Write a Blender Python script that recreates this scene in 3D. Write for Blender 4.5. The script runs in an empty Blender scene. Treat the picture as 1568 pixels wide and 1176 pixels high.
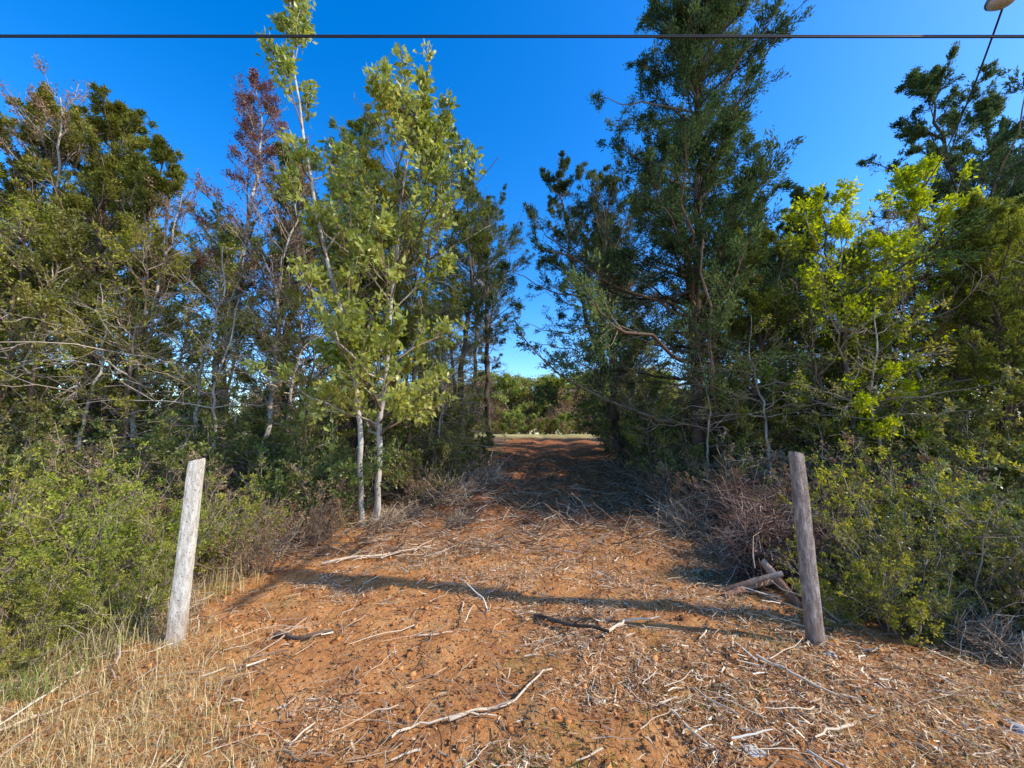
import bpy, math, numpy as np
from mathutils import Vector
rng = np.random.default_rng(7)
scene = bpy.context.scene

# ------------------------------------------------------------------ helpers
TAB = np.random.default_rng(99).random((256,256))
def vnoise(x,y,s,seed=0):
    x=np.asarray(x,float)/s+seed*17.3+1000; y=np.asarray(y,float)/s+seed*31.7+1000
    xi=np.floor(x).astype(int); yi=np.floor(y).astype(int); fx=x-xi; fy=y-yi
    fx=fx*fx*(3-2*fx); fy=fy*fy*(3-2*fy)
    g=lambda a,b: TAB[a%256,b%256]
    return (g(xi,yi)*(1-fx)+g(xi+1,yi)*fx)*(1-fy)+(g(xi,yi+1)*(1-fx)+g(xi+1,yi+1)*fx)*fy
def sm(a,b,x):
    t=np.clip((np.asarray(x,float)-a)/(b-a),0,1); return t*t*(3-2*t)
def lane_c(y): return 1.0+(np.asarray(y,float)-9)*0.095
def lane_mask(x,y):
    w=2.3+0.5*vnoise(x,y,1.5,3)
    return (1-sm(w-0.5,w+0.5,np.abs(x-lane_c(y))))*sm(5.6,7.5,y)
def ground_h(x,y):
    x=np.asarray(x,float); y=np.asarray(y,float)
    t=np.clip(y-5.5,0,24)
    h=0.066*t-.004*np.clip(y-29.5,0,30)
    far=1-.8*sm(22,28,y)
    h=h+far*(0.10*(vnoise(x,y,2.3,1)-0.5)+0.05*(vnoise(x,y,0.7,2)-0.5))*(1-sm(30,40,y))
    near=1-sm(10,18,y)
    h=h+near*(0.045*(vnoise(x,y,0.25,4)-0.5)+0.024*(vnoise(x,y,0.11,5)-0.5))
    d=x-lane_c(y); lm=lane_mask(x,y)
    h=h-0.07*lm*(np.exp(-((d-0.9)/0.28)**2)+np.exp(-((d+0.7)/0.28)**2))
    h=h+lm*(.20*(vnoise(x,y,.8,15)-.5)+.18*(vnoise(x,y,.35,16)-.5)*(1-sm(14,20,y)))*far
    h=h+0.25*sm(0.6,1.0,vnoise(x,y,1.3,8))*sm(2.0,3.0,np.abs(d))*sm(6,8,y)*(1-sm(26,30,y))
    h=h+.34*np.exp(-((x+.9)/.8)**2-((y-8.6)/1.3)**2)
    return h
def unit(v): return v/np.maximum(np.linalg.norm(v,axis=-1,keepdims=True),1e-9)
def rdir(r,n):
    return unit(r.normal(size=(n,3)))

class Buf:
    def __init__(s): s.V=[];s.Q=[];s.M=[];s.R=[];s.n=0
    def add(s,V,Q,m,r=None):
        V=V.reshape(-1,3); Q=Q.reshape(-1,4)
        s.V.append(V); s.Q.append(Q+s.n); s.n+=len(V)
        s.M.append(np.full(len(Q),m,np.int32)); s.R.append(np.random.default_rng(s.n).random(len(Q)) if r is None else r)
    def tubes(s,P,R,k,m,r=None):
        B,n,_=P.shape
        T=unit(np.gradient(P,axis=1)); mean=unit(P[:,-1]-P[:,0])
        ref=np.where(np.abs(mean[:,2:3])>0.8,np.array([[1.,0,0]]),np.array([[0,0,1.]]))[:,None,:]
        U=unit(np.cross(T,np.broadcast_to(ref,T.shape))); W=np.cross(T,U)
        a=np.arange(k)*2*np.pi/k
        V=P[:,:,None,:]+R[:,:,None,None]*(np.cos(a)[None,None,:,None]*U[:,:,None,:]+np.sin(a)[None,None,:,None]*W[:,:,None,:])
        idx=np.arange(B*n*k).reshape(B,n,k)
        A=idx[:,:-1,:]; Bq=idx[:,1:,:]
        Q=np.stack([A,np.roll(A,-1,2),np.roll(Bq,-1,2),Bq],-1)
        if r is None: r=np.random.default_rng(B+n).random(B)
        s.add(V,Q,m,np.repeat(r,(n-1)*k))
    def leaves(s,C,D,L,W,m,r=None,seed=0,fold=0.0,clump=.4):
        rs=np.random.default_rng(len(C)+seed)
        S=unit(np.cross(D,rdir(rs,len(C)))); N=np.cross(D,S)
        L=L[:,None];W=W[:,None]
        V=np.stack([C,C+.45*L*D+.5*W*S+fold*W*N,C+L*D,C+.45*L*D-.5*W*S+fold*W*N],1)
        if r is None: r=rs.random(len(C))
        cl=np.clip((vnoise(C[:,0]+.7*C[:,1],C[:,2],.9,31)*.6+vnoise(C[:,1]-.5*C[:,0],C[:,2],.5,32)*.4-.25)*2,0,1)
        s.add(V,np.arange(len(C)*4).reshape(-1,4),m,(1-clump)*r+clump*cl)
    def mesh(s,name,mats,smooth=()):
        V=np.concatenate(s.V);Q=np.concatenate(s.Q);M=np.concatenate(s.M);R=np.concatenate(s.R)
        me=bpy.data.meshes.new(name)
        me.vertices.add(len(V)); me.vertices.foreach_set('co',V.astype(np.float32).ravel())
        me.loops.add(Q.size); me.loops.foreach_set('vertex_index',Q.astype(np.int32).ravel())
        me.polygons.add(len(Q)); me.polygons.foreach_set('loop_start',np.arange(0,Q.size,4,dtype=np.int32))
        me.polygons.foreach_set('material_index',M)
        if smooth: me.polygons.foreach_set('use_smooth',np.isin(M,smooth))
        at=me.attributes.new('rnd','FLOAT','FACE'); at.data.foreach_set('value',R.astype(np.float32))
        me.update(calc_edges=True)
        for m in mats: me.materials.append(m)
        return me
def place(name,me,loc=(0,0,0),rot=0,scale=1,coll=None):
    o=bpy.data.objects.new(name,me); o.location=loc; o.rotation_euler=(0,0,rot)
    o.scale=(scale,)*3 if np.isscalar(scale) else scale
    (coll or scene.collection).objects.link(o); return o

# ------------------------------------------------------------------ materials
def ramp_node(nt,stops):
    r=nt.nodes.new('ShaderNodeValToRGB'); e=r.color_ramp.elements
    while len(e)<len(stops): e.new(0.5)
    for el,(p,c) in zip(e,stops): el.position=p; el.color=(*c,1)
    return r
def mat_attr(name,stops,trans=0.0,rough=0.6,clump=0.0,spec=0.0,bump=None,tscale=1.0,objvar=0.0):
    m=bpy.data.materials.new(name); m.use_nodes=True; nt=m.node_tree; b=nt.nodes['Principled BSDF']; out=nt.nodes['Material Output']
    if spec==0:
        nt.nodes.remove(b); b=nt.nodes.new('ShaderNodeBsdfDiffuse'); nt.links.new(b.outputs[0],out.inputs['Surface']); cin=b.inputs['Color']
    else:
        cin=b.inputs['Base Color']; b.inputs['Roughness'].default_value=rough; b.inputs['Specular IOR Level'].default_value=spec
    a=nt.nodes.new('ShaderNodeAttribute'); a.attribute_name='rnd'
    fac=a.outputs['Fac']
    if clump>0:
        tc=nt.nodes.new('ShaderNodeTexCoord'); no=nt.nodes.new('ShaderNodeTexNoise'); no.inputs['Scale'].default_value=2.5; no.inputs['Detail'].default_value=4
        nt.links.new(tc.outputs['Object'],no.inputs['Vector'])
        mr=nt.nodes.new('ShaderNodeMapRange'); mr.inputs[1].default_value=0.3; mr.inputs[2].default_value=0.7
        nt.links.new(no.outputs['Fac'],mr.inputs[0]); fac=mr.outputs[0]
    r=ramp_node(nt,stops); nt.links.new(fac,r.inputs[0]); col=r.outputs[0]
    if objvar>0:
        oi=nt.nodes.new('ShaderNodeObjectInfo'); hv=nt.nodes.new('ShaderNodeHueSaturation')
        m1=nt.nodes.new('ShaderNodeMapRange'); m1.inputs[3].default_value=.5-.05*objvar; m1.inputs[4].default_value=.5+.012*objvar
        nt.links.new(oi.outputs['Random'],m1.inputs[0]); nt.links.new(m1.outputs[0],hv.inputs['Hue'])
        nt.links.new(col,hv.inputs['Color']); col=hv.outputs[0]
    nt.links.new(col,cin)
    if bump:
        n2=nt.nodes.new('ShaderNodeTexNoise'); n2.inputs['Scale'].default_value=bump[0]; n2.inputs['Detail'].default_value=5
        tc2=nt.nodes.new('ShaderNodeTexCoord'); nt.links.new(tc2.outputs['Object'],n2.inputs['Vector'])
        bp=nt.nodes.new('ShaderNodeBump'); bp.inputs['Distance'].default_value=bump[1]; nt.links.new(n2.outputs['Fac'],bp.inputs['Height']); nt.links.new(bp.outputs[0],b.inputs['Normal'])
    if trans>0:
        t=nt.nodes.new('ShaderNodeBsdfTranslucent'); h=nt.nodes.new('ShaderNodeHueSaturation'); h.inputs['Value'].default_value=1.5*tscale; h.inputs['Saturation'].default_value=1.15; h.inputs['Hue'].default_value=0.488
        nt.links.new(col,h.inputs['Color']); nt.links.new(h.outputs[0],t.inputs['Color'])
        mi=nt.nodes.new('ShaderNodeMixShader'); mi.inputs[0].default_value=trans
        nt.links.new(b.outputs[0],mi.inputs[1]); nt.links.new(t.outputs[0],mi.inputs[2]); nt.links.new(mi.outputs[0],out.inputs['Surface'])
    return m
M_bark=mat_attr('cedar_bark',[(0,(.06,.040,.03)),(1,(.20,.14,.10))],clump=.5,bump=(25,.02))
M_barkpale=mat_attr('pale_bark',[(0,(.24,.195,.15)),(.5,(.46,.40,.33)),(1,(.65,.59,.5))],clump=.7,bump=(30,.01))
M_twig=mat_attr('grey_twig',[(0,(.10,.07,.05)),(.6,(.29,.21,.155)),(1,(.54,.44,.34))])
M_twigp=mat_attr('pale_dead_twig',[(0,(.18,.12,.085)),(.6,(.40,.31,.23)),(1,(.66,.56,.44))])
M_twigd=mat_attr('brown_twig',[(0,(.05,.032,.024)),(.7,(.16,.11,.08)),(1,(.32,.24,.18))])
M_cedar=mat_attr('cedar_foliage',[(0,(.020,.038,.017)),(.4,(.056,.092,.036)),(.75,(.13,.175,.058)),(1,(.27,.29,.09))],trans=.27,objvar=.5)
M_cedar2=mat_attr('cedar_foliage_olive',[(0,(.042,.058,.015)),(.4,(.13,.165,.034)),(.75,(.28,.305,.06)),(1,(.48,.41,.12))],trans=.32,objvar=.9)
M_broad=mat_attr('broad_leaf',[(0,(.08,.11,.022)),(.45,(.22,.26,.05)),(.8,(.41,.43,.11)),(1,(.56,.49,.15))],trans=.42,rough=.42,spec=.4,objvar=.8)
M_hack=mat_attr('hackberry_leaf',[(0,(.12,.15,.03)),(.4,(.29,.33,.065)),(.75,(.50,.50,.13)),(1,(.64,.55,.16))],trans=.42,rough=.4,spec=.5)
M_yellow=mat_attr('yellow_green_leaf',[(0,(.17,.21,.02)),(.5,(.38,.45,.04)),(1,(.62,.6,.07))],trans=.5)
M_shrub=mat_attr('privet_leaf',[(0,(.042,.062,.016)),(.4,(.125,.16,.036)),(.8,(.30,.33,.08)),(1,(.5,.43,.16))],trans=.32,rough=.4,spec=.45,objvar=1)
M_shrub2=mat_attr('scrub_leaf',[(0,(.08,.10,.018)),(.4,(.235,.27,.04)),(.75,(.44,.455,.075)),(1,(.58,.45,.15))],trans=.4,objvar=.6)
M_dead=mat_attr('dead_foliage',[(0,(.10,.040,.028)),(.6,(.23,.105,.072)),(1,(.37,.23,.16))],trans=.2)
M_brownleaf=mat_attr('brown_leaf',[(0,(.14,.075,.035)),(.6,(.36,.215,.105)),(1,(.56,.41,.22))],trans=.2)

# ------------------------------------------------------------------ tree generator
def lerpP(P,bi,s):
    n=P.shape[1]; f=np.clip(s,0,.999)*(n-1); i=f.astype(int); f=(f-i)[:,None]
    p=P[bi,i]*(1-f)+P[bi,i+1]*f; return p, unit(P[bi,i+1]-P[bi,i])
def spawn(rs,P,Ls,k,smin,f,spread,up,curve,n,noise=.05,grow=1.25):
    B=len(P); bi=np.repeat(np.arange(B),k); N=len(bi)
    s=smin+(1-smin)*rs.random(N); p,t=lerpP(P,bi,s)
    d=unit(t+rdir(rs,N)*spread+np.array([0,0,up]))
    L=Ls[bi]*f*(grow-s)*rs.uniform(.6,1.2,N)
    u=np.linspace(0,1,n)[None,:,None]
    Q=p[:,None,:]+d[:,None,:]*u*L[:,None,None]+np.array([0,0,1.])*curve*L[:,None,None]*u**2
    nz=np.cumsum(rs.normal(size=Q.shape)*noise,axis=1); nz[:,0]=0
    Q=Q+nz*L[:,None,None]; return Q,L
def gen_tree(seed,trunk,r0,t0,R,prof,n1,el,curve1,n2,n3,leaf,leafN,leafL,leafW,mats,
             spread2=.7,spread3=.8,up2=.1,f2=.42,f3=.5,lspread=.9,jit=.05,lowtwigs=0,fold=.1,tipbias=.2,wob=.006,drop=.14):
    rs=np.random.default_rng(seed); b=Buf()
    T=np.array(trunk,float); m=24
    ts=np.linspace(0,1,len(T)); tt=np.linspace(0,1,m)
    TP=np.stack([np.interp(tt,ts,T[:,i]) for i in range(3)],1)
    for _ in range(2): TP[1:-1]=(TP[:-2]+2*TP[1:-1]+TP[2:])/4
    H=T[-1,2]-T[0,2]
    w=np.cumsum(rs.normal(size=(m,2))*wob*H,axis=0); TP[:,:2]+=w-w[0]
    TR=r0*(1-tt)**.8+.008; TR[0]*=1.35; TR[1]*=1.08
    b.tubes(TP[None],TR[None],8,0)
    q=np.sort(rs.random(n1)); t=t0+(1-t0)*q**.9*0.985
    p,_=lerpP(TP[None],np.zeros(n1,int),t)
    az=np.arange(n1)*2.4+rs.normal(size=n1)*.5
    tq=(t-t0)/(1-t0); L=R*prof(tq)*rs.uniform(.6,1.2,n1)
    e=el[0]+(el[1]-el[0])*tq+rs.normal(size=n1)*.2
    d=np.stack([np.cos(e)*np.cos(az),np.cos(e)*np.sin(az),np.sin(e)],1)
    u=np.linspace(0,1,8)[None,:,None]
    P1=p[:,None,:]+d[:,None,:]*u*L[:,None,None]+np.array([0,0,1.])*curve1*L[:,None,None]*u**2
    nz=np.cumsum(rs.normal(size=P1.shape)*.025,axis=1);nz[:,0]=0
    P1=P1+nz*L[:,None,None]
    r1=np.minimum(np.interp(t,tt,TR)*.5,.005+.010*L)
    b.tubes(P1,r1[:,None]*np.linspace(1,.2,8)[None]+.002,5,1)
    P2,L2=spawn(rs,P1,L,n2,.12,f2,spread2,up2,0.05,5)
    b.tubes(P2,np.broadcast_to(np.linspace(.008,.003,5),P2.shape[:2]),3,1)
    P3,L3=spawn(rs,P2,L2,n3,.1,f3,spread3,up2,0,3)
    b.tubes(P3,np.broadcast_to(np.linspace(.004,.002,3),P3.shape[:2]),3,1)
    if lowtwigs:
        t=rs.uniform(.08,t0+.25,lowtwigs); p,_=lerpP(TP[None],np.zeros(lowtwigs,int),t)
        az=rs.random(lowtwigs)*6.28; e=rs.uniform(-.2,.5,lowtwigs); Ld=rs.uniform(.4,1.,lowtwigs)*R*.6
        d=np.stack([np.cos(e)*np.cos(az),np.cos(e)*np.sin(az),np.sin(e)],1)
        Pd=p[:,None,:]+d[:,None,:]*u*Ld[:,None,None]-np.array([0,0,.12])*Ld[:,None,None]*u**2
        nz=np.cumsum(rs.normal(size=Pd.shape)*.03,axis=1);nz[:,0]=0; Pd=Pd+nz*Ld[:,None,None]
        b.tubes(Pd,np.broadcast_to(np.linspace(.012,.003,8),Pd.shape[:2]),4,1)
        Pe,Le=spawn(rs,Pd,Ld,7,.2,.45,.9,0,-.1,4,.08)
        b.tubes(Pe,np.broadcast_to(np.linspace(.006,.002,4),Pe.shape[:2]),3,1)
        Pf,_=spawn(rs,Pe,Le,3,.2,.5,.9,0,-.1,3,.08)
        b.tubes(Pf,np.broadcast_to(np.linspace(.003,.0015,3),Pf.shape[:2]),3,1)
    if leafN>0:
        # whole boughs can be bare, which opens gaps in the crown
        bough=rs.random(n1)>drop; k2=np.repeat(bough,n2); k3=np.repeat(k2,n3)
        for lv,(P,share,kb) in enumerate(((P2,.3,k2),(P3,.7,k3))):
            N=int(leafN*share); bi=rs.integers(0,len(P),N)
            keep=(rs.random(len(P))>.12)&kb; bi=bi[keep[bi]]; N=len(bi)
            s=tipbias+(1.0-tipbias)*rs.random(N)
            c,tg=lerpP(P,bi,s); c=c+rs.normal(size=(N,3))*jit
            D=unit(tg+rdir(rs,N)*lspread)
            sz=rs.uniform(.65,1.25,N); br=rs.random(len(P))
            b.leaves(c,D,leafL*sz,leafW*sz,2,np.clip(.6*rs.random(N)+.4*br[bi],0,1),seed=lv,fold=fold)
    return b.mesh(mats[2].name+'_tree',mats)
def straight(H,lx=0,ly=0,seed=0):
    r=np.random.default_rng(seed+500)
    return [(lx*q+r.normal()*.012*H*(q>0),ly*q+r.normal()*.012*H*(q>0),H*q-(.4 if q==0 else 0)) for q in (0,.2,.4,.6,.8,1)]
cone=lambda q:(1-q)**.6*.92+.08
ovalp=lambda q:np.sin(np.pi*(.12+.83*q))**.8+.05
irregular=lambda q:(1-q)**.5*(.55+.45*np.sin(q*9+1)**2)+.08
wide=lambda q:(.6+.45*np.sin(np.pi*np.clip(q*.9+.1,0,1)))*np.clip(1-q,0,1)**.5+.05
hero=lambda q:(.84+.24*np.sin(q*11))*np.clip(1-q,0,1)**.5+.07
def cedar(seed,H,R,mat,t0=.22,n1=60,leafN=50000,lx=0,ly=0,LL=.085,prof=cone,lt=22,el=(.3,.95),n2=8,W=.32,n3=6,jit=.035,drop=.1):
    return gen_tree(seed,straight(H,lx,ly,seed),.018*H*.62,t0,R,prof,n1,el,.2,n2,n3,2,leafN,LL,LL*W,
        [M_bark,M_twig if seed%2 and seed>1 else M_twigd,mat],spread2=.85,up2=.12,f2=.45,f3=.5,lspread=.65,jit=jit,lowtwigs=lt,drop=drop)
def decid(seed,H,R,mat,t0=.3,n1=34,leafN=9000,LL=.10,trunk=None,r0=None,prof=ovalp,bark=None,n2=7,n3=5,LW=.5,el=(.7,1.1),lt=0,wob=.006,jit=.05):
    return gen_tree(seed,trunk or straight(H,.2,.1,seed),r0 or .0085*H,t0,R,prof,n1,el,.15,n2,n3,2,leafN,LL,LL*LW,
        [bark or M_barkpale,M_twig,mat],spread2=.8,up2=.2,lspread=1.2,jit=jit,lowtwigs=lt,fold=.15,wob=wob,drop=.08)
def shrub(seed,H,R,mat,leafN=20000,LL=.045,nst=22,k2=11,k3=5,tw=None):
    rs=np.random.default_rng(seed); b=Buf()
    az=rs.random(nst)*6.28; rr=rs.random(nst)*R*.35
    base=np.stack([rr*np.cos(az),rr*np.sin(az),np.full(nst,-.1)],1)
    e=rs.uniform(.55,1.4,nst); a2=az+rs.normal(size=nst)*.6; L=H*rs.uniform(.55,1.15,nst)
    d=np.stack([np.cos(e)*np.cos(a2)*R/H*1.4,np.cos(e)*np.sin(a2)*R/H*1.4,np.sin(e)],1)
    u=np.linspace(0,1,7)[None,:,None]
    P=base[:,None,:]+d[:,None,:]*u*L[:,None,None]
    P[:,:,2]-=.18*(u[...,0]**2)*L[:,None]*rs.random(nst)[:,None]
    nz=np.cumsum(rs.normal(size=P.shape)*.03,axis=1);nz[:,0]=0; P=P+nz*L[:,None,None]
    b.tubes(P,np.broadcast_to(np.linspace(.011,.003,7),P.shape[:2]),4,0)
    P2,L2=spawn(rs,P,L,k2,.1,.42,.9,.15,0,4,.06); b.tubes(P2,np.broadcast_to(np.linspace(.005,.002,4),P2.shape[:2]),3,0)
    P3,L3=spawn(rs,P2,L2,k3,.1,.5,.9,.1,0,3,.06); b.tubes(P3,np.broadcast_to(np.linspace(.003,.0013,3),P3.shape[:2]),3,0)
    bi=rs.integers(0,len(P3),leafN); keep=(rs.random(len(P3))>.2)&np.repeat(rs.random(nst)>.12,k2*k3); bi=bi[keep[bi]]; N=len(bi)
    c,tg=lerpP(P3,bi,rs.random(N)); c=c+rs.normal(size=(N,3))*.015
    D=unit(tg+rdir(rs,N)*1.0); sz=rs.uniform(.6,1.3,N); br=rs.random(len(P3))
    b.leaves(c,D,LL*sz,LL*.5*sz,1,np.clip(.6*rs.random(N)+.4*br[bi],0,1),fold=.1)
    return b.mesh('shrub',[tw or M_twig,mat])

def gz(x,y): return float(ground_h(x,y))
def put(name,me,x,y,rot=0,sc=1,coll=None): return place(name,me,(x,y,gz(x,y)-.03),rot,sc,coll)

# ------------------------------------------------------------------ hero trees
put('cedar_tree',cedar(1,12.4,3.7,M_cedar,t0=.13,n1=108,leafN=180000,lx=.9,LL=.08,prof=hero,lt=54,el=(.1,.7),n2=11,jit=.045,drop=.05),3.85,8.4)
me_c2=cedar(2,11.3,3.1,M_cedar,t0=.18,n1=66,leafN=78000,lx=.4,prof=wide,n2=9,drop=.06)
put('cedar_tree',me_c2,11.3,9.3,1)
me_c3=cedar(3,10.8,2.3,M_cedar2,t0=.35,n1=46,leafN=36000,prof=irregular,lt=34)
me_c4=cedar(4,9.3,2.4,M_cedar2,t0=.08,n1=70,leafN=66000,prof=cone,lt=10)
me_c5=cedar(5,11.5,2.6,M_cedar,t0=.4,n1=42,leafN=38000,prof=ovalp,lt=40,lx=.6)
me_c6=cedar(6,8,1.8,M_cedar2,t0=.15,n1=50,leafN=38000,prof=irregular,lt=14)
me_c7=cedar(7,11.2,2.9,M_cedar,t0=.24,n1=56,leafN=58000,prof=wide,lt=44,lx=-1.5,el=(.0,.8))
put('cedar_tree',me_c7,4.0,14.0,0,1.0); put('cedar_tree',me_c5,4.3,17.5,2.5,.97); put('cedar_tree',me_c5,3.4,12.0,3.4,.84); put('cedar_tree',me_c5,6.2,12.5,4.0,1.0)
put('cedar_tree',me_c3,5.4,19,0,1.0); put('cedar_tree',me_c2,8.2,11.5,3,.85); put('cedar_tree',me_c4,14,8.5,3,.95)
put('cedar_tree',me_c6,9.6,8.0,3,.75); put('cedar_tree',me_c4,12.5,7.2,1,.75); put('cedar_tree',me_c6,6.6,8.8,0.4,.8)
put('cedar_tree',me_c2,15.5,12,5,1.05); put('cedar_tree',me_c2,8.4,9.8,2,.72)
put('cedar_tree',me_c6,5.0,7.5,1.4,.72); put('cedar_tree',me_c4,8.3,6.6,2.2,.62); put('cedar_tree',me_c4,6.9,7.3,.4,.55)
# left of the lane
put('cedar_tree',me_c3,-1.5,13.6,.3,1.0); put('cedar_tree',me_c5,-2.9,12.0,2.,.92); put('cedar_tree',me_c5,-.9,17.5,4,1.0)
put('cedar_tree',me_c5,-2.2,20,1,1.0); put('cedar_tree',me_c6,-3.4,9.4,1,1.05); put('cedar_tree',me_c3,-4.3,10.8,2,1.0)
put('cedar_tree',me_c4,-9.9,9.0,.5,1.05); put('cedar_tree',me_c6,-8.6,8.6,4,1.0); put('cedar_tree',me_c4,-13.2,9.4,4,1.15)
put('cedar_tree',me_c6,-6.3,10.8,3,1.15); put('cedar_tree',me_c4,-12.8,7.4,2,.85); put('cedar_tree',me_c3,-5.6,13.5,1,1.05)
put('cedar_tree',me_c4,-10.5,6.2,2,.42); put('cedar_tree',me_c4,-11.6,10.6,2,1.15)
me_dead=gen_tree(21,straight(12.2,-.5,0,3),.10,.3,2.2,irregular,60,(.3,.95),.15,9,7,2,17000,.09,.03,[M_barkpale,M_twig,M_dead],lowtwigs=30,tipbias=.1)
put('dead_cedar_tree',me_dead,-7.4,10.2,0)
me_b1=gen_tree(31,straight(9.5,.4,0,4),.07,.2,2.1,ovalp,42,(.5,1.0),.1,8,6,2,4200,.055,.03,[M_barkpale,M_twig,M_brownleaf],lowtwigs=18)
me_b2=gen_tree(32,straight(7.0,-.5,.2,5),.05,.15,1.9,ovalp,36,(.3,.9),.05,8,6,2,7500,.06,.035,[M_twig,M_twig,M_shrub2],lowtwigs=18,up2=0)
me_b3=gen_tree(33,straight(6.2,.5,-.2,6),.045,.1,2.3,ovalp,30,(-.05,.7),-.1,7,5,2,3800,.06,.035,[M_barkpale,M_twigp,M_shrub2],lowtwigs=22,up2=-.1,spread2=.95)
for x,y,r,s in [(-12.2,9.4,0,1.05),(-5.9,8.6,1,.85),(-8.0,7.9,2,.75),(-4.4,8.0,3,.6),(8.0,7.4,4,.6)]: put('bare_tree',me_b1,x,y,r,s)
for x,y,r,s in [(-7.0,7.2,0,.8),(-3.8,7.4,1,.6),(4.6,7.6,4,.55),(5.6,7.2,2,.62),(-1.9,10.4,5,.75),(9.4,6.9,3,.8),(-9.5,7.0,3,.8),(3.1,8.8,1,.5)]: put('bare_tree',me_b2,x,y,r,s)
for x,y,r,s in [(-5.4,6.9,0,.65),(-7.6,6.7,2,.7),(-6.5,7.6,1,.9),(3.6,7.3,1,.5),(4.7,6.9,3,.6),(6.0,6.5,5,.6),(-1.7,9.0,2,.6),(-2.0,11,2,.8)]: put('bare_tree',me_b3,x,y,r,s)
tA=[(0,0,-.3),(-.12,0,1.0),(-.30,0,2.2),(-.72,0,4.0),(-1.2,0,6.2),(-1.7,0,8.3),(-1.9,0,10.3)]
tB=[(0,0,-.3),(.03,0,1.2),(.05,.05,2.4),(.16,.05,4.2),(.3,0,6.2),(.42,0,7.5)]
put('hackberry_tree',decid(11,10,1.05,M_hack,t0=.32,n1=36,leafN=6500,LL=.12,trunk=tA,r0=.045,n2=6,n3=4,wob=.003),-2.47,6.6)
put('hackberry_tree',decid(12,8,2.2,M_hack,t0=.18,n1=50,leafN=14500,LL=.12,trunk=tB,r0=.05,n2=7,n3=4,wob=.003,el=(.35,1.0)),-2.30,6.62)
me_d1=decid(13,7.5,1.7,M_broad,t0=.2,leafN=12000,LL=.08,bark=M_twig,lt=8)
me_y1=decid(14,7.0,1.9,M_yellow,t0=.2,leafN=11500,LL=.085,bark=M_twig,prof=ovalp,el=(.1,.95))
for x,y,r,s in [(5.75,6.75,0,.82),(9.3,7.9,2,1.0),(7.0,7.0,4,.7)]: put('yellow_leaved_tree',me_y1,x,y,r,s)
for x,y,r,s in [(-4.2,8.6,0,1.0),(-6.6,8.8,2,.8),(-11.2,7.6,4,.9),(-2.4,8.6,1,.85),(10.6,7.2,1,.8),(4.9,9.5,3,.7),(-8.9,7.2,5,.72)]: put('broadleaf_tree',me_d1,x,y,r,s)

# ------------------------------------------------------------------ shrubs
S1=shrub(41,2.2,1.3,M_shrub,22000,.055); S2=shrub(42,1.5,1.0,M_shrub,22000,.036,28); S3=shrub(43,1.8,1.1,M_brownleaf,5000,.05,30)
S4=shrub(44,1.5,.95,M_shrub2,15000,.036,26,9,5,M_twig)
for x,y,r,s in [(-3.2,6.9,0,.85),(-4.3,6.6,1,.9),(-5.6,6.5,2,.85),(-6.9,6.3,3,.9),(-3.6,7.9,4,1.1),(-5.2,7.7,5,1.1),(-8.0,6.2,0,.95),(-9.2,6.0,1,1.),(-1.9,8.2,2,.75),(-2.2,9.4,3,1.0),
                (4.3,7.9,1,.9),(5.4,7.0,2,.9),(6.6,6.6,3,1.05),(7.9,6.4,4,1.2),(9.3,6.1,5,1.2),(5.9,8.1,0,1.2),(7.4,7.6,1,1.3),(3.9,9.6,2,1.0),(4.3,11,3,1.1),(-10.6,6.6,2,1.2),(-1.9,11.6,1,.9),(10.9,6,2,1.2)]:
    put('privet_shrub',S1,x,y,r,s)
for x,y,r,s in [(-4.1,3.9,0,.85),(-3.55,4.3,1,.7),(-5.1,3.7,2,.9),(-4.6,4.9,3,.95),(-5.9,4.5,4,1.),(-3.35,3.5,5,.5),(-4.2,3.1,1,.5),(-6.8,5.2,2,1.1),(-3.8,3.2,4,.52),(-3.15,3.3,2,.42),(-4.9,3.0,3,.5),(-3.5,2.85,5,.36),(-3.6,5.2,2,.8)]: put('scrub_shrub',S4,x,y,r,s)
for x,y,r,s in [(4.1,3.8,0,.85),(4.7,4.3,1,.95),(5.3,3.9,2,.9),(6.0,4.6,4,1.0),(4.5,3.4,5,.55),(5.4,3.2,1,.5),(3.35,3.5,2,.5),(3.7,4.1,3,.7)]: put('privet_shrub',S2,x,y,r,s)
put('scrub_shrub',S4,3.15,3.45,2,.62); put('scrub_shrub',S4,4.3,4.6,1,1.1); put('scrub_shrub',S4,4.9,3.6,4,.85)
for x,y,r,s in [(-3.0,4.6,0,.5),(-2.95,5.9,1,.6),(3.9,6.6,2,.75),(4.7,6.0,3,.8),(3.1,7.4,4,.6),(-5.9,5.6,1,.8),(-1.6,7.7,3,.45),(5.4,5.6,5,.8),(-1.5,9.3,2,.5),(3.3,8.1,1,.6),(-4.5,5.7,2,.7)]: put('dead_shrub',S3,x,y,r,s)

# ------------------------------------------------------------------ woodland + distant trees
wood=bpy.data.collections.new('woodland_trees'); rs=np.random.default_rng(5)
pool=[me_c2,me_c3,me_c4,me_c5,me_c6,me_d1,me_b1,me_b2,me_c3,me_c5]
pts=[]
for _ in range(3000):
    x=rs.uniform(-34,34); y=rs.uniform(10.5,24)
    if -3.2<x-lane_c(y)<3.4: continue
    if abs(x)<12 and y<13: continue
    if any((x-a)**2+(y-b)**2<5 for a,b in pts): continue
    pts.append((x,y))
    if len(pts)>=70: break
for i,(x,y) in enumerate(pts):
    put('wood_tree',pool[rs.integers(len(pool))],x,y,rs.random()*6.28,rs.uniform(.72,1.0),wood)
for _ in range(55):
    x=rs.uniform(-22,22); y=rs.uniform(9.5,20)
    if abs(x-lane_c(y))<3.2: continue
    put('wood_shrub',[S1,S3,S1][rs.integers(3)],x,y,rs.random()*6.28,rs.uniform(1.1,1.7),wood)
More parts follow.
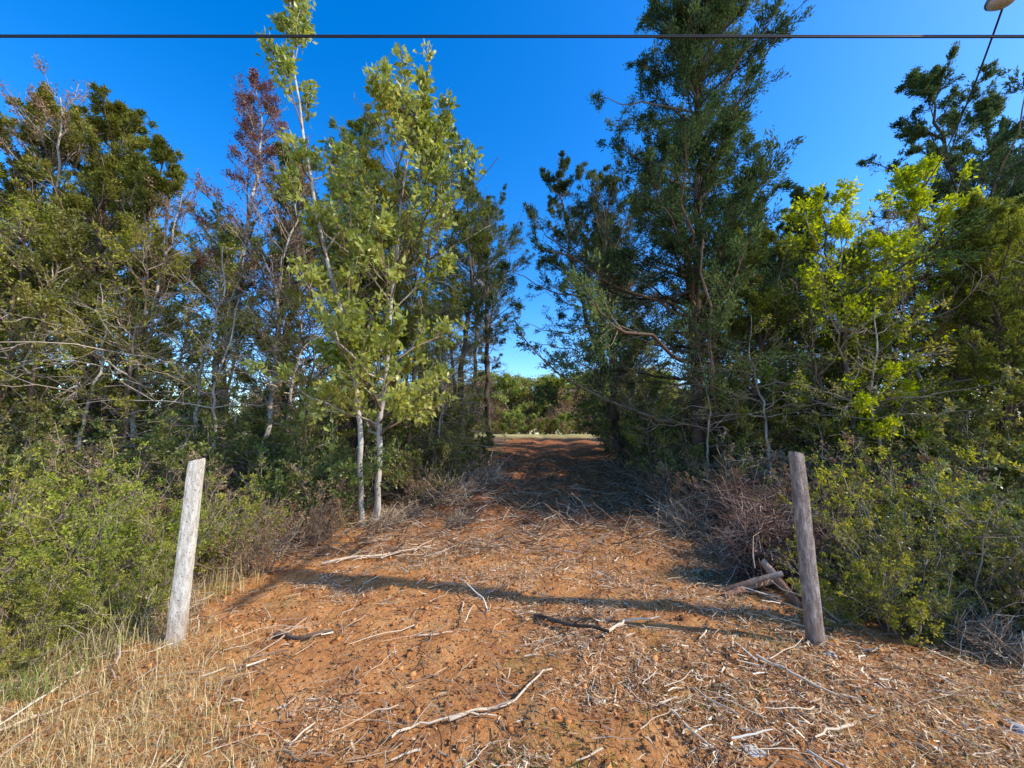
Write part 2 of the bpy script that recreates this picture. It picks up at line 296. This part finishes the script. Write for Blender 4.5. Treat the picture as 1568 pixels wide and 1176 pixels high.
o=bpy.data.objects.new('woodland_trees',None); o.instance_type='COLLECTION'; o.instance_collection=wood; scene.collection.objects.link(o)
dist=bpy.data.collections.new('distant_treeline')
F1=gen_tree(61,straight(8,.3,0,7),.12,.1,4.2,ovalp,34,(.1,1.1),.1,8,6,2,11000,.30,.2,[M_bark,M_twig,M_broad],jit=.2)
F2=gen_tree(62,straight(7,.3,0,8),.12,.08,4.6,ovalp,34,(.05,1.1),.1,8,6,2,7000,.26,.14,[M_bark,M_twigp,M_brownleaf],jit=.2)
F3=gen_tree(63,straight(7,.3,0,9),.12,.05,3.8,ovalp,34,(.05,1.1),.1,8,6,2,11000,.30,.18,[M_bark,M_twig,M_cedar2],jit=.2)
for i in range(130):
    a=rs.uniform(-1.2,1.2) if i>55 else rs.uniform(-.15,.4); d=rs.uniform(74,100)/math.cos(min(abs(a),.8)); x=d*math.sin(a); y=d*math.cos(a)
    if y<30: continue
    put('far_tree',[F1,F2,F3,F1,F2][rs.integers(5)],x,y,rs.random()*6.28,rs.uniform(.85,1.5),dist)
for i in range(200):
    x=-70+150*(i+rs.random())/200; put('far_shrub',[F2,F3,F1][i%3],x,rs.uniform(66,72),rs.random()*6,rs.uniform(.22,.42),dist)
o=bpy.data.objects.new('distant_treeline',None); o.instance_type='COLLECTION'; o.instance_collection=dist; scene.collection.objects.link(o)

# ------------------------------------------------------------------ ground
def axis(f0,f1,step,lo,hi):
    a=list(np.arange(f0,f1,step)); s=step; x=f1
    while x<hi: a.append(x); s*=1.12; x+=s
    a.append(hi); s=step; x=f0; pre=[]
    while x>lo: s*=1.12; x-=s; pre.append(max(x,lo))
    return np.array(sorted(set(pre))+a)
xs=axis(-7,7,.04,-500,500); ys=axis(1.4,14,.04,-40,600)
X,Y=np.meshgrid(xs,ys); Z=ground_h(X,Y)
ny,nx=X.shape; idx=np.arange(nx*ny).reshape(ny,nx)
gb=Buf(); gb.add(np.stack([X,Y,Z],-1),np.stack([idx[:-1,:-1],idx[:-1,1:],idx[1:,1:],idx[1:,:-1]],-1),0)
M_g=bpy.data.materials.new('red_dirt_ground'); M_g.use_nodes=True; nt=M_g.node_tree
nt.nodes.remove(nt.nodes['Principled BSDF']); bs=nt.nodes.new('ShaderNodeBsdfDiffuse'); nt.links.new(bs.outputs[0],nt.nodes['Material Output'].inputs['Surface'])
me_g=gb.mesh('ground',[M_g],smooth=(0,))
def vattr(me,n,v):
    a=me.attributes.new(n,'FLOAT','POINT'); a.data.foreach_set('value',np.asarray(v,np.float32).ravel())
vattr(me_g,'lane',lane_mask(X,Y))
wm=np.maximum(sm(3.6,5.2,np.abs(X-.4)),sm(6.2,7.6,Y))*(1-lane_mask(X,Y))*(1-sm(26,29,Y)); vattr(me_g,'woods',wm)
vattr(me_g,'field',sm(25.5,28,Y+2*vnoise(X,Y,2,9)))
def N(t,**k):
    n=nt.nodes.new(t)
    for a,b in k.items(): n.inputs[a].default_value=b
    return n
tc=N('ShaderNodeTexCoord')
def noise(s,d=6,r=.6):
    n=N('ShaderNodeTexNoise',Scale=s,Detail=d,Roughness=r); nt.links.new(tc.outputs['Object'],n.inputs['Vector']); return n.outputs['Fac']
def mixc(f,a,b):
    m=nt.nodes.new('ShaderNodeMix'); m.data_type='RGBA'
    if hasattr(f,'links'): nt.links.new(f,m.inputs[0])
    else: m.inputs[0].default_value=f
    for i,c in ((6,a),(7,b)):
        if hasattr(c,'links'): nt.links.new(c,m.inputs[i])
        else: m.inputs[i].default_value=(*c,1)
    return m.outputs[2]
def rmp(f,stops):
    r=ramp_node(nt,stops); nt.links.new(f,r.inputs[0]); return r.outputs[0]
def attr(n):
    a=nt.nodes.new('ShaderNodeAttribute'); a.attribute_name=n; return a.outputs['Fac']
dirt=rmp(noise(3.2),[(.3,(.34,.12,.038)),(.5,(.68,.28,.078)),(.7,(.82,.44,.16))])
speck=rmp(noise(42,8,.75),[(.3,(.10,.042,.02)),(.5,(.50,.225,.09)),(.72,(.80,.54,.30))])
base=mixc(.42,dirt,speck)
lanec=rmp(noise(11,8,.78),[(.34,(.09,.034,.018)),(.52,(.38,.14,.056)),(.68,(.68,.36,.17))])
base=mixc(attr('lane'),base,lanec)
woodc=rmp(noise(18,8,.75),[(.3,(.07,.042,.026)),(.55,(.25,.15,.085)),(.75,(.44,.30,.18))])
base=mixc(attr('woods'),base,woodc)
fieldc=rmp(noise(1.1,8,.7),[(.3,(.24,.20,.06)),(.5,(.44,.34,.13)),(.7,(.55,.44,.19))])
base=mixc(attr('field'),base,fieldc)
nt.links.new(base,bs.inputs['Color'])
bp=N('ShaderNodeBump',Distance=.035); bp.inputs['Strength'].default_value=.9; nt.links.new(noise(28,9,.7),bp.inputs['Height']); nt.links.new(bp.outputs[0],bs.inputs['Normal'])
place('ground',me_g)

# ------------------------------------------------------------------ litter
M_straw=mat_attr('straw_chips',[(0,(.13,.06,.03)),(.35,(.40,.205,.095)),(.7,(.70,.46,.24)),(.93,(.86,.68,.43)),(1,(.92,.82,.63))])
M_stick=mat_attr('dead_stick',[(0,(.12,.07,.045)),(.5,(.42,.275,.17)),(.9,(.76,.60,.41)),(1,(.86,.74,.56))])
M_deadleaf=mat_attr('fallen_leaf',[(0,(.11,.045,.022)),(.5,(.34,.15,.068)),(1,(.6,.38,.19))])
M_clod=mat_attr('soil_clod',[(0,(.2,.075,.03)),(.6,(.56,.23,.075)),(1,(.72,.37,.14))])
def samp(n,x0,x1,y0,y1,dens=None,pw=1.5):
    out=[];c=0
    while c<n:
        x=rng.uniform(x0,x1,n*2); y=y0+(y1-y0)*rng.random(n*2)**pw
        k=np.ones(len(x),bool) if dens is None else rng.random(len(x))<dens(x,y)
        out.append(np.stack([x[k],y[k]],1)); c+=k.sum()
    return np.concatenate(out)[:n]
dens=lambda x,y: np.clip(.03+1.3*sm(.44,.66,.6*vnoise(x,y,.8,11)+.4*vnoise(x,y,.3,12)-.16*np.exp(-((x+.1)/1.4)**2-((y-2.3)/.8)**2)),0,1)*(1-.3*lane_mask(x,y))
def strips(n,lo,hi,w0,w1,area,hmax=.03,tilt=.15,pw=2.):
    p=samp(n,*area,dens); L=lo+(hi-lo)*rng.random(n)**pw; W=rng.uniform(w0,w1,n)
    a=rng.random(n)*np.pi*2; t=rng.normal(size=n)*tilt
    D=np.stack([np.cos(a)*np.cos(t),np.sin(a)*np.cos(t),np.sin(t)],1)
    S=unit(np.cross(D,np.array([0,0,1.]))+rng.normal(size=(n,3))*.25)
    C=np.stack([p[:,0],p[:,1],ground_h(p[:,0],p[:,1])+.004+rng.random(n)**2*hmax+np.abs(np.sin(t))*L*.4],1)
    bend=rng.normal(size=(n,1))*.12*L[:,None]*S+np.array([0,0,1.])*rng.normal(size=(n,1))*.05*L[:,None]
    A=C-D*L[:,None]/2;E=C+D*L[:,None]/2;Mi=C+bend; w=S*W[:,None]/2
    V=np.stack([A-w*.7,A+w*.7,Mi-w,Mi+w,E-w*.4,E+w*.4],1)
    i=np.arange(n)[:,None]*6
    Q=np.stack([i+np.array([0,1,3,2]),i+np.array([2,3,5,4])],1)
    return V,Q,np.repeat(rng.random(n),2)
lb=Buf()
area=(-5.2,5.2,1.7,9.5)
for n,lo,hi,w0,w1 in [(64000,.012,.07,.0025,.007),(9000,.05,.2,.002,.005),(11000,.03,.11,.006,.015)]:
    V,Q,R=strips(n,lo,hi,w0,w1,area,hmax=.03,tilt=.18); lb.add(V,Q,0,R)
p=samp(46000,-6,6,1.7,14); n=len(p)
D=rdir(rng,n); D[:,2]*=.3; D=unit(D)
lb.leaves(np.stack([p[:,0],p[:,1],ground_h(p[:,0],p[:,1])+rng.random(n)*.025+.004],1),D,rng.uniform(.010,.042,n),rng.uniform(.007,.024,n),1)
place('straw_litter',lb.mesh('straw_litter',[M_straw,M_deadleaf]))
def sticks(n,area,lo,hi,r0,r1,hm=.04,npt=6,wig=.05,tilt=.1,dn=None,pw=1.5):
    p=samp(n,*area,dn,pw); L=lo+(hi-lo)*rng.random(n)**2.2; a=rng.random(n)*6.28; t=rng.normal(size=n)*tilt
    D=np.stack([np.cos(a),np.sin(a),0*a],1); u=np.linspace(-.5,.5,npt)
    P=np.zeros((n,npt,3)); P[:,:,:2]=p[:,None,:]+D[:,None,:2]*(u[None,:,None]*L[:,None,None])
    P[:,:,:2]+=np.cumsum(rng.normal(size=(n,npt,2))*wig,axis=1)*L[:,None,None]
    P[:,:,2]=ground_h(P[:,:,0],P[:,:,1])*.5+ground_h(p[:,0],p[:,1])[:,None]*.5+.008+rng.random(n)[:,None]*hm+np.abs(t)[:,None]*(u+.5)[None]*L[:,None]
    R=rng.uniform(r0,r1,n)[:,None]*np.linspace(1,.5,npt)[None]
    return P,R
sb=Buf()
P,R=sticks(3800,(-5.5,5.5,1.8,9),.05,.40,.0015,.0045,tilt=.12); sb.tubes(P,R,4,0,rng.random(len(P))*.9)
P,R=sticks(4200,(-3,5,5.2,14),.1,.6,.003,.010,pw=1.2,tilt=.3,hm=.10); sb.tubes(P,R,4,0,rng.random(len(P))*.75)
P,R=sticks(380,(-5,5,1.9,7),.06,.28,.004,.009,wig=.03,tilt=.12); sb.tubes(P,R,6,0,.3+.7*rng.random(len(P)))
P,R=sticks(60,(-5,5,2.2,9),.3,.8,.004,.011,wig=.035,pw=1); sb.tubes(P,R,6,0,.3+.7*rng.random(len(P)))
P,R=sticks(600,(-5,5,2.0,7),.15,.45,.0012,.0028,wig=.14,tilt=.2,hm=.04); sb.tubes(P,R,3,0,rng.random(len(P))*.8)
place('stick_litter',sb.mesh('stick_litter',[M_stick]))
def branch(name,pts,r0,r1,mat,seed=0,twigs=4):
    rs=np.random.default_rng(seed); q=np.array(pts,float); m=14; tt=np.linspace(0,1,m); ts=np.linspace(0,1,len(q))
    P=np.stack([np.interp(tt,ts,q[:,i]) for i in range(3)],1); P[:,:2]+=rs.normal(size=(m,2))*.008
    P[:,2]=ground_h(P[:,0],P[:,1])+P[:,2]
    b=Buf(); b.tubes(P[None],np.linspace(r0,r1,m)[None],8,0,np.array([.8]))
    L=np.array([np.linalg.norm(P[-1]-P[0])])
    if twigs:
        T,_=spawn(rs,P[None],L,twigs,.2,.25,.6,.05,0,5,.04); T[:,:,2]=np.maximum(T[:,:,2],ground_h(T[:,:,0],T[:,:,1])+.01)
        b.tubes(T,np.broadcast_to(np.linspace(r1,.002,5),T.shape[:2]),5,0,np.full(len(T),.7))
    place(name,b.mesh(name,[mat],smooth=(0,)))
branch('fallen_branch',[(-2.35,5.0,.03),(-1.6,5.25,.05),(-1.1,5.75,.04)],.018,.008,M_stick,1)
branch('fallen_branch',[(-.35,2.35,.02),(.0,2.5,.03),(.25,2.78,.03)],.009,.005,M_stick,2,2)
branch('fallen_branch',[(-.65,2.25,.02),(-.4,2.35,.03),(-.1,2.4,.02)],.007,.004,M_stick,3,2)
branch('fallen_branch',[(.2,3.6,.02),(.45,3.35,.07),(.75,3.2,.05)],.022,.012,M_bark,4,4)
branch('fallen_branch',[(.7,3.2,.02),(.95,3.4,.05),(1.25,3.45,.03)],.014,.006,M_stick,5,2)
branch('fallen_branch',[(-1.9,3.3,.02),(-1.6,3.2,.04),(-1.45,3.35,.03)],.018,.01,M_bark,6,2)
branch('fallen_branch',[(1.7,2.9,.02),(1.9,2.6,.03),(2.1,2.5,.02)],.010,.005,M_stick,7,2)
n=7500; p=samp(n,-5,5,1.8,11); s=.003+.021*rng.random(n)**4
cube=np.array([(-1,-1,-1),(1,-1,-1),(1,1,-1),(-1,1,-1),(-1,-1,1),(1,-1,1),(1,1,1),(-1,1,1)],float)*.8
V=cube[None]*(1+rng.normal(size=(n,8,1))*.25)*s[:,None,None]*rng.uniform(.6,1.2,(n,1,3))
V[:,:,0]+=p[:,0:1]; V[:,:,1]+=p[:,1:2]; V[:,:,2]+=(ground_h(p[:,0],p[:,1])+s*.3)[:,None]
F=np.array([(0,3,2,1),(4,5,6,7),(0,1,5,4),(1,2,6,5),(2,3,7,6),(3,0,4,7)])
cb=Buf(); cb.add(V,(np.arange(n)[:,None,None]*8+F[None]),0,np.repeat(rng.random(n),6)); place('soil_clods',cb.mesh('soil_clods',[M_clod],smooth=(0,)))

# ------------------------------------------------------------------ grass
M_grass=mat_attr('dry_grass',[(0,(.28,.22,.07)),(.3,(.54,.40,.16)),(.7,(.75,.59,.28)),(1,(.83,.71,.43))],trans=.25)
M_green=mat_attr('green_weed',[(0,(.09,.13,.03)),(.6,(.22,.28,.06)),(1,(.45,.42,.15))],trans=.3)
def blades(p,lo,hi,w,lean=.5):
    n=len(p); L=rng.uniform(lo,hi,n); a=rng.random(n)*6.28; k=rng.random(n)*lean+.1
    H=np.stack([np.cos(a),np.sin(a),0*a],1); S=np.stack([-np.sin(a),np.cos(a),0*a],1)*(w*rng.uniform(.6,1.3,n))[:,None]
    B=np.stack([p[:,0],p[:,1],ground_h(p[:,0],p[:,1])-.01],1); Zu=np.array([0,0,1.])
    M1=B+(H*k[:,None]*.35+Zu*(.55))*L[:,None]; E=B+(H*k[:,None]*1.1+Zu*(1-k[:,None]*.55))*L[:,None]
    V=np.stack([B-S,B+S,M1-S*.8,M1+S*.8,E-S*.15,E+S*.15],1); i=np.arange(n)[:,None]*6
    return V,np.stack([i+np.array([0,1,3,2]),i+np.array([2,3,5,4])],1),np.repeat(rng.random(n),2)
gb=Buf()
p=samp(24000,-5.5,-1.0,1.6,3.5,lambda x,y: sm(0,.8,(-1.25-x)-.85*np.maximum(y-2.2,0)+.5*vnoise(x,y,.4,20)))
V,Q,R=blades(p,.04,.17,.0016,1.3); gb.add(V,Q,0,R)
p=samp(1600,-4.6,-2.7,2.9,4.5); V,Q,R=blades(p,.12,.4,.0018,.5); gb.add(V,Q,0,R)
p=samp(4500,1.6,6,1.8,3.2,lambda x,y: sm(.5,.7,vnoise(x,y,.5,21))); V,Q,R=blades(p,.03,.10,.0016,1.2); gb.add(V,Q,0,R)
p=samp(5000,-5,5,2,8,lambda x,y: sm(.72,.85,vnoise(x,y,.45,22))); V,Q,R=blades(p,.02,.06,.0025,1.); gb.add(V,Q,1,R)
p=samp(2800,-4.8,-2.8,2.5,4.2); V,Q,R=blades(p,.06,.22,.003,.9); gb.add(V,Q,1,R)
place('dry_grass',gb.mesh('dry_grass',[M_grass,M_green]))

# ------------------------------------------------------------------ brush piles
def brush(seed,R0,H,n,mat,r=(.002,.006),L=(.3,1.0),cv=.5,long=0):
    rs=np.random.default_rng(seed); b=Buf()
    c=rdir(rs,n)*rs.random((n,1))**.7*np.array([R0,R0*.8,H*.55])+np.array([0,0,H*.35]); c[:,2]=np.abs(c[:,2])
    d=rdir(rs,n); d[:,2]*=.7; d=unit(d); LL=rs.uniform(L[0],1,n)**2*(L[1]-L[0])+L[0]
    if long: LL[:long]*=1.6
    perp=unit(np.cross(d,rdir(rs,n))); u=np.linspace(-.5,.5,8)
    P=c[:,None]+d[:,None]*(u[None,:,None]*LL[:,None,None])+perp[:,None]*(rs.normal(size=(n,1,1))*cv*(u[None,:,None]**2)*LL[:,None,None])
    P+=np.cumsum(rs.normal(size=P.shape)*.014,axis=1); P[:,:,2]=np.maximum(P[:,:,2],.0)
    rr=rs.uniform(*r,n)
    if long: rr[:long]*=1.8
    b.tubes(P,rr[:,None]*np.linspace(1,.4,8)[None],4,0,rs.random(n))
    return b.mesh('brush_pile',[mat])
M_root=mat_attr('dead_vine',[(0,(.08,.042,.03)),(.5,(.25,.145,.10)),(1,(.56,.39,.28))])
B1=brush(1,.36,.9,1300,M_root,(.002,.006),(.2,.7),1.5,50); B2=brush(2,.6,.35,450,M_stick,(.002,.007),(.3,1.0))
B3=brush(3,.55,1.1,800,M_root,(.002,.006),(.3,1.0),.9,40)
put('brush_pile',B1,2.78,4.45,0,1.0); put('brush_pile',B3,3.3,5.1,2,.9); put('brush_pile',B3,3.5,6.1,4,1.0); put('brush_pile',B1,3.35,4.4,1,.9)
for x,y,r,s in [(-1.2,7.8,0,1),(-1.4,9,1,1.2),(-1.0,10.5,2,1.2),(3.2,7.0,3,1.1),(3.4,9,4,1.2),(-3.3,5.9,5,.9),(-2.1,6.7,1,.7),(2.8,6.3,2,.9),(-4.3,5.6,3,1),(-.8,12.5,2,1.4),(3.6,11.5,2,1.3),(-3.0,3.5,2,.6),(3.6,3.1,4,.6),(-1.9,7.1,4,.6),(-.6,8.7,3,.8),(2.9,5.4,1,.7),(-.9,6.9,2,.6)]:
    put('brush_pile',B2,x,y,r,s)
M_cutwood=mat_attr('cut_cedar_wood',[(0,(.20,.095,.06)),(.5,(.36,.20,.125)),(1,(.58,.42,.29))],clump=.4,bump=(40,.01))
def log(name,x,y,L,r,rot,tilt,seed):
    rs=np.random.default_rng(seed); b=Buf(); m=10
    P=np.zeros((1,m+4,3)); u=np.linspace(0,1,m); P[0,2:-2,0]=u*L
    P[0,:2,0]=[-.004,-.003]; P[0,-2:,0]=[L+.003,L+.004]
    P[0,:,2]=r+.03*np.sin(P[0,:,0]*3)
    R=np.full((1,m+4),r)*(1+rs.normal(size=(1,m+4))*.06); R[0,0]=.001;R[0,-1]=.001; R[0,1]=r*.96;R[0,-2]=r*.96
    b.tubes(P,R,12,0); o=put(name,b.mesh(name,[M_cutwood]),x,y,rot); o.rotation_euler=(0,-tilt,rot)
log('cut_log',2.05,3.95,.75,.032,.35,.05,1); log('cut_log',2.1,4.1,.6,.025,-.3,.35,2); log('cut_log',2.65,3.8,.45,.035,2.0,.7,3)

# ------------------------------------------------------------------ gate posts
def post_mat(name,c0,c1,c2):
    m=bpy.data.materials.new(name); m.use_nodes=True; t=m.node_tree; b=t.nodes['Principled BSDF']; b.inputs['Roughness'].default_value=.92; b.inputs['Specular IOR Level'].default_value=.2
    tc=t.nodes.new('ShaderNodeTexCoord'); mp=t.nodes.new('ShaderNodeMapping'); mp.inputs['Scale'].default_value=(1,1,.35); t.links.new(tc.outputs['Object'],mp.inputs[0])
    n=t.nodes.new('ShaderNodeTexNoise'); n.inputs['Scale'].default_value=22; n.inputs['Detail'].default_value=9; n.inputs['Roughness'].default_value=.7; t.links.new(mp.outputs[0],n.inputs['Vector'])
    r=ramp_node(t,[(.3,c0),(.5,c1),(.68,c2)]); t.links.new(n.outputs['Fac'],r.inputs[0])
    v=t.nodes.new('ShaderNodeTexVoronoi'); v.inputs['Scale'].default_value=38; t.links.new(tc.outputs['Object'],v.inputs['Vector'])
    r2=ramp_node(t,[(.1,(0,0,0)),(.22,(1,1,1))]); t.links.new(v.outputs['Distance'],r2.inputs[0])
    mx=t.nodes.new('ShaderNodeMix'); mx.data_type='RGBA'; mx.inputs[6].default_value=(c0[0]*.6,c0[1]*.6,c0[2]*.6,1); t.links.new(r2.outputs[0],mx.inputs[0]); t.links.new(r.outputs[0],mx.inputs[7])
    sp=t.nodes.new('ShaderNodeSeparateXYZ'); t.links.new(tc.outputs['Object'],sp.inputs[0])
    mr=t.nodes.new('ShaderNodeMapRange'); mr.inputs[1].default_value=0; mr.inputs[2].default_value=.35; mr.inputs[3].default_value=.6; mr.inputs[4].default_value=0; t.links.new(sp.outputs[2],mr.inputs[0])
    m2=t.nodes.new('ShaderNodeMix'); m2.data_type='RGBA'; t.links.new(mr.outputs[0],m2.inputs[0]); t.links.new(mx.outputs[2],m2.inputs[6]); m2.inputs[7].default_value=(.30,.16,.09,1)
    t.links.new(m2.outputs[2],b.inputs['Base Color'])
    bp=t.nodes.new('ShaderNodeBump'); bp.inputs['Distance'].default_value=.014; t.links.new(n.outputs['Fac'],bp.inputs['Height']); t.links.new(bp.outputs[0],b.inputs['Normal'])
    return m
def post(name,x,y,H,w,rot,mat,seed,slope):
    rs=np.random.default_rng(seed); k=20; m=46; a=np.arange(k)*2*np.pi/k+.157
    c=np.cos(a);s=np.sin(a); q=1/np.maximum(np.abs(c),np.abs(s)); rr=np.minimum(q,1.27)
    V=[];z=np.linspace(-.3,H,m)
    for i,zz in enumerate(z):
        ww=w/2*(1.12-.12*zz/H); n=1+.05*(vnoise(a*3,np.full(k,zz*6),1,seed)-.5)+rs.normal(size=k)*.006
        if rs.random()<.14: n=n-np.where(np.abs(c)+np.abs(s)>1.3,.07*rs.random(k),0)
        px=c*rr*ww*n; py=s*rr*ww*n; pz=np.full(k,zz)
        if i==m-1: pz=pz+px*slope; px*=.93;py*=.93
        if i==m-2: pz=pz+px*slope*.8+ .012
        V+=list(zip(px,py,pz))
    F=[(i*k+j,i*k+(j+1)%k,(i+1)*k+(j+1)%k,(i+1)*k+j) for i in range(m-1) for j in range(k)]+[tuple(range((m-1)*k,m*k))]
    me=bpy.data.meshes.new(name); me.from_pydata(V,[],F); me.materials.append(mat)
    o=put(name,me,x,y,rot); return o
o=post('concrete_gate_post',-2.53,3.12,1.38,.095,.55,post_mat('weathered_concrete',(.28,.23,.17),(.58,.53,.44),(.78,.74,.64)),3,.25)
o.rotation_euler=(.0,.012,.35)
o=post('concrete_gate_post',2.27,3.1,1.44,.085,.12,post_mat('lichened_concrete',(.13,.09,.07),(.32,.245,.19),(.58,.51,.42)),5,-.25)
o.rotation_euler=(0,-.01,.0)

# ------------------------------------------------------------------ rubble rocks
M_rock=mat_attr('limestone_rock',[(0,(.4,.36,.31)),(1,(.68,.65,.6))],clump=1,bump=(20,.01))
import bmesh
for i,(x,y,s) in enumerate([(1.22,2.17,.055),(2.78,2.36,.065),(.55,2.98,.03),(2.25,2.95,.05),(-1.2,2.75,.025),(1.0,2.5,.025),(2.0,2.25,.03),(-.3,3.5,.02),(1.6,3.6,.03),(2.4,2.75,.025)]):
    bm=bmesh.new(); bmesh.ops.create_icosphere(bm,subdivisions=2,radius=s); r_=np.random.default_rng(i)
    pl=rdir(r_,7)
    for v in bm.verts:
        for q in pl:
            dd=v.co.dot(Vector(q))-s*.62
            if dd>0: v.co-=Vector(q)*dd
        v.co.x*=1.3; v.co.z*=.6
    me=bpy.data.meshes.new('rubble_rock'); bm.to_mesh(me); bm.free(); me.materials.append(M_rock)
    o=put('rubble_rock',me,x,y,i*1.3); o.location.z+=s*.35

# ------------------------------------------------------------------ utility pole, lamp, cables
def simple(name,col,rough,metal=0):
    m=bpy.data.materials.new(name); m.use_nodes=True; b=m.node_tree.nodes['Principled BSDF']; b.inputs['Roughness'].default_value=rough; b.inputs['Metallic'].default_value=metal
    n=m.node_tree.nodes.new('ShaderNodeTexNoise'); n.inputs['Scale'].default_value=12; r=ramp_node(m.node_tree,[(.3,tuple(c*.7 for c in col)),(.7,col)])
    m.node_tree.links.new(n.outputs['Fac'],r.inputs[0]); m.node_tree.links.new(r.outputs[0],b.inputs['Base Color']); return m
M_pole=simple('creosote_wood',(.16,.11,.08),.9); M_cable=simple('cable_rubber',(.03,.03,.032),.5); M_metal=simple('galvanised_metal',(.5,.5,.5),.4,.8); M_glass=simple('lamp_lens',(.6,.6,.58),.3)
root=bpy.data.objects.new('utility_pole',None); scene.collection.objects.link(root); px,py=6.1,2.55
root.location=(px,py,gz(px,py))
def child(name,P,R,k,mat,par=root,smooth=True):
    b=Buf(); b.tubes(np.array(P,float)[None],np.array(R,float)[None],k,0)
    o=place(name,b.mesh(name,[mat],smooth=(0,) if smooth else ())); o.parent=par; return o
child('pole_shaft',[(0,0,-.5),(0,0,3),(0,0,7.4),(0,0,7.41)],[.14,.12,.10,.001],16,M_pole)
child('lamp_arm',[(0,0,5.6),(-.6,.2,5.85),(-1.3,.4,5.8),(-1.65,.45,5.66)],[.022]*4,8,M_metal)
child('lamp_housing',[(-1.62,.47,5.80),(-1.62,.47,5.79),(-1.62,.47,5.68),(-1.62,.47,5.55),(-1.62,.47,5.54)],[.001,.05,.06,.12,.115],20,M_metal)
child('lamp_lens',[(-1.62,.47,5.545),(-1.62,.47,5.52),(-1.62,.47,5.49),(-1.62,.47,5.485)],[.11,.10,.07,.001],20,M_glass)
child('transformer_can',[(-.3,0,5.9),(-.3,0,5.91),(-.3,0,6.7),(-.3,0,6.75),(-.3,0,6.76)],[.001,.2,.2,.17,.001],20,M_metal)
child('crossarm',[(0,-1,7.0),(0,1,7.0)],[.05,.05],4,M_pole,smooth=False)
def cable(name,a,b_,r,sag=.0,n=60):
    a=np.array(a,float);b_=np.array(b_,float); u=np.linspace(0,1,n)[:,None]; P=a+(b_-a)*u; P[:,2]-=4*sag*(u[:,0]*(1-u[:,0]))
    B=Buf(); B.tubes(P[None],np.full((1,n),r),8,0)
    place(name,B.mesh(name,[M_cable],smooth=(0,)))
cable('power_cable',(-44,2.97,5.09),(6.1,2.95,5.045),.008,0); cable('power_cable',(6.1,2.95,5.045),(46,2.95,5.2),.008,0)
cable('messenger_wire',(-44,2.97,5.106),(6.1,2.95,5.061),.005,0)
cable('service_wire',(4.48,3.02,5.50),(10.3,9.2,7.7),.009,.35); cable('service_wire',(6.1,2.8,6.3),(14,11,7.8),.009,.3)

# ------------------------------------------------------------------ light, sky, camera
EL=math.radians(38); AZ=math.radians(-14)
S=Vector((math.cos(EL)*math.cos(AZ),math.cos(EL)*math.sin(AZ),math.sin(EL)))
sun=bpy.data.lights.new('sun','SUN'); sun.energy=5.0; sun.angle=math.radians(.53); sun.color=(1,.95,.83)
so=bpy.data.objects.new('sun',sun); so.rotation_euler=S.to_track_quat('Z','Y').to_euler(); scene.collection.objects.link(so)
w=bpy.data.worlds.new('World'); scene.world=w; w.use_nodes=True; nt=w.node_tree; bg=nt.nodes['Background']
sky=nt.nodes.new('ShaderNodeTexSky'); sky.sky_type='NISHITA'; sky.sun_disc=False; sky.sun_elevation=EL; sky.sun_rotation=math.radians(90)-AZ; sky.altitude=0; sky.air_density=1.0; sky.dust_density=.6; sky.ozone_density=3
hs=nt.nodes.new('ShaderNodeHueSaturation'); hs.inputs['Saturation'].default_value=1.42; hs.inputs['Value'].default_value=2.3; hs.inputs['Hue'].default_value=.508
nt.links.new(sky.outputs[0],hs.inputs['Color']); nt.links.new(hs.outputs[0],bg.inputs['Color']); bg.inputs['Strength'].default_value=.15
cam=bpy.data.cameras.new('camera'); cam.sensor_width=36; cam.lens=13.53; cam.clip_end=2000; cam.clip_start=.05
co=bpy.data.objects.new('camera',cam); co.location=(0,0,1.6); co.rotation_euler=(math.radians(97.4),0,0); scene.collection.objects.link(co); scene.camera=co
scene.view_settings.view_transform='Standard'; scene.view_settings.look='None'; scene.view_settings.exposure=0
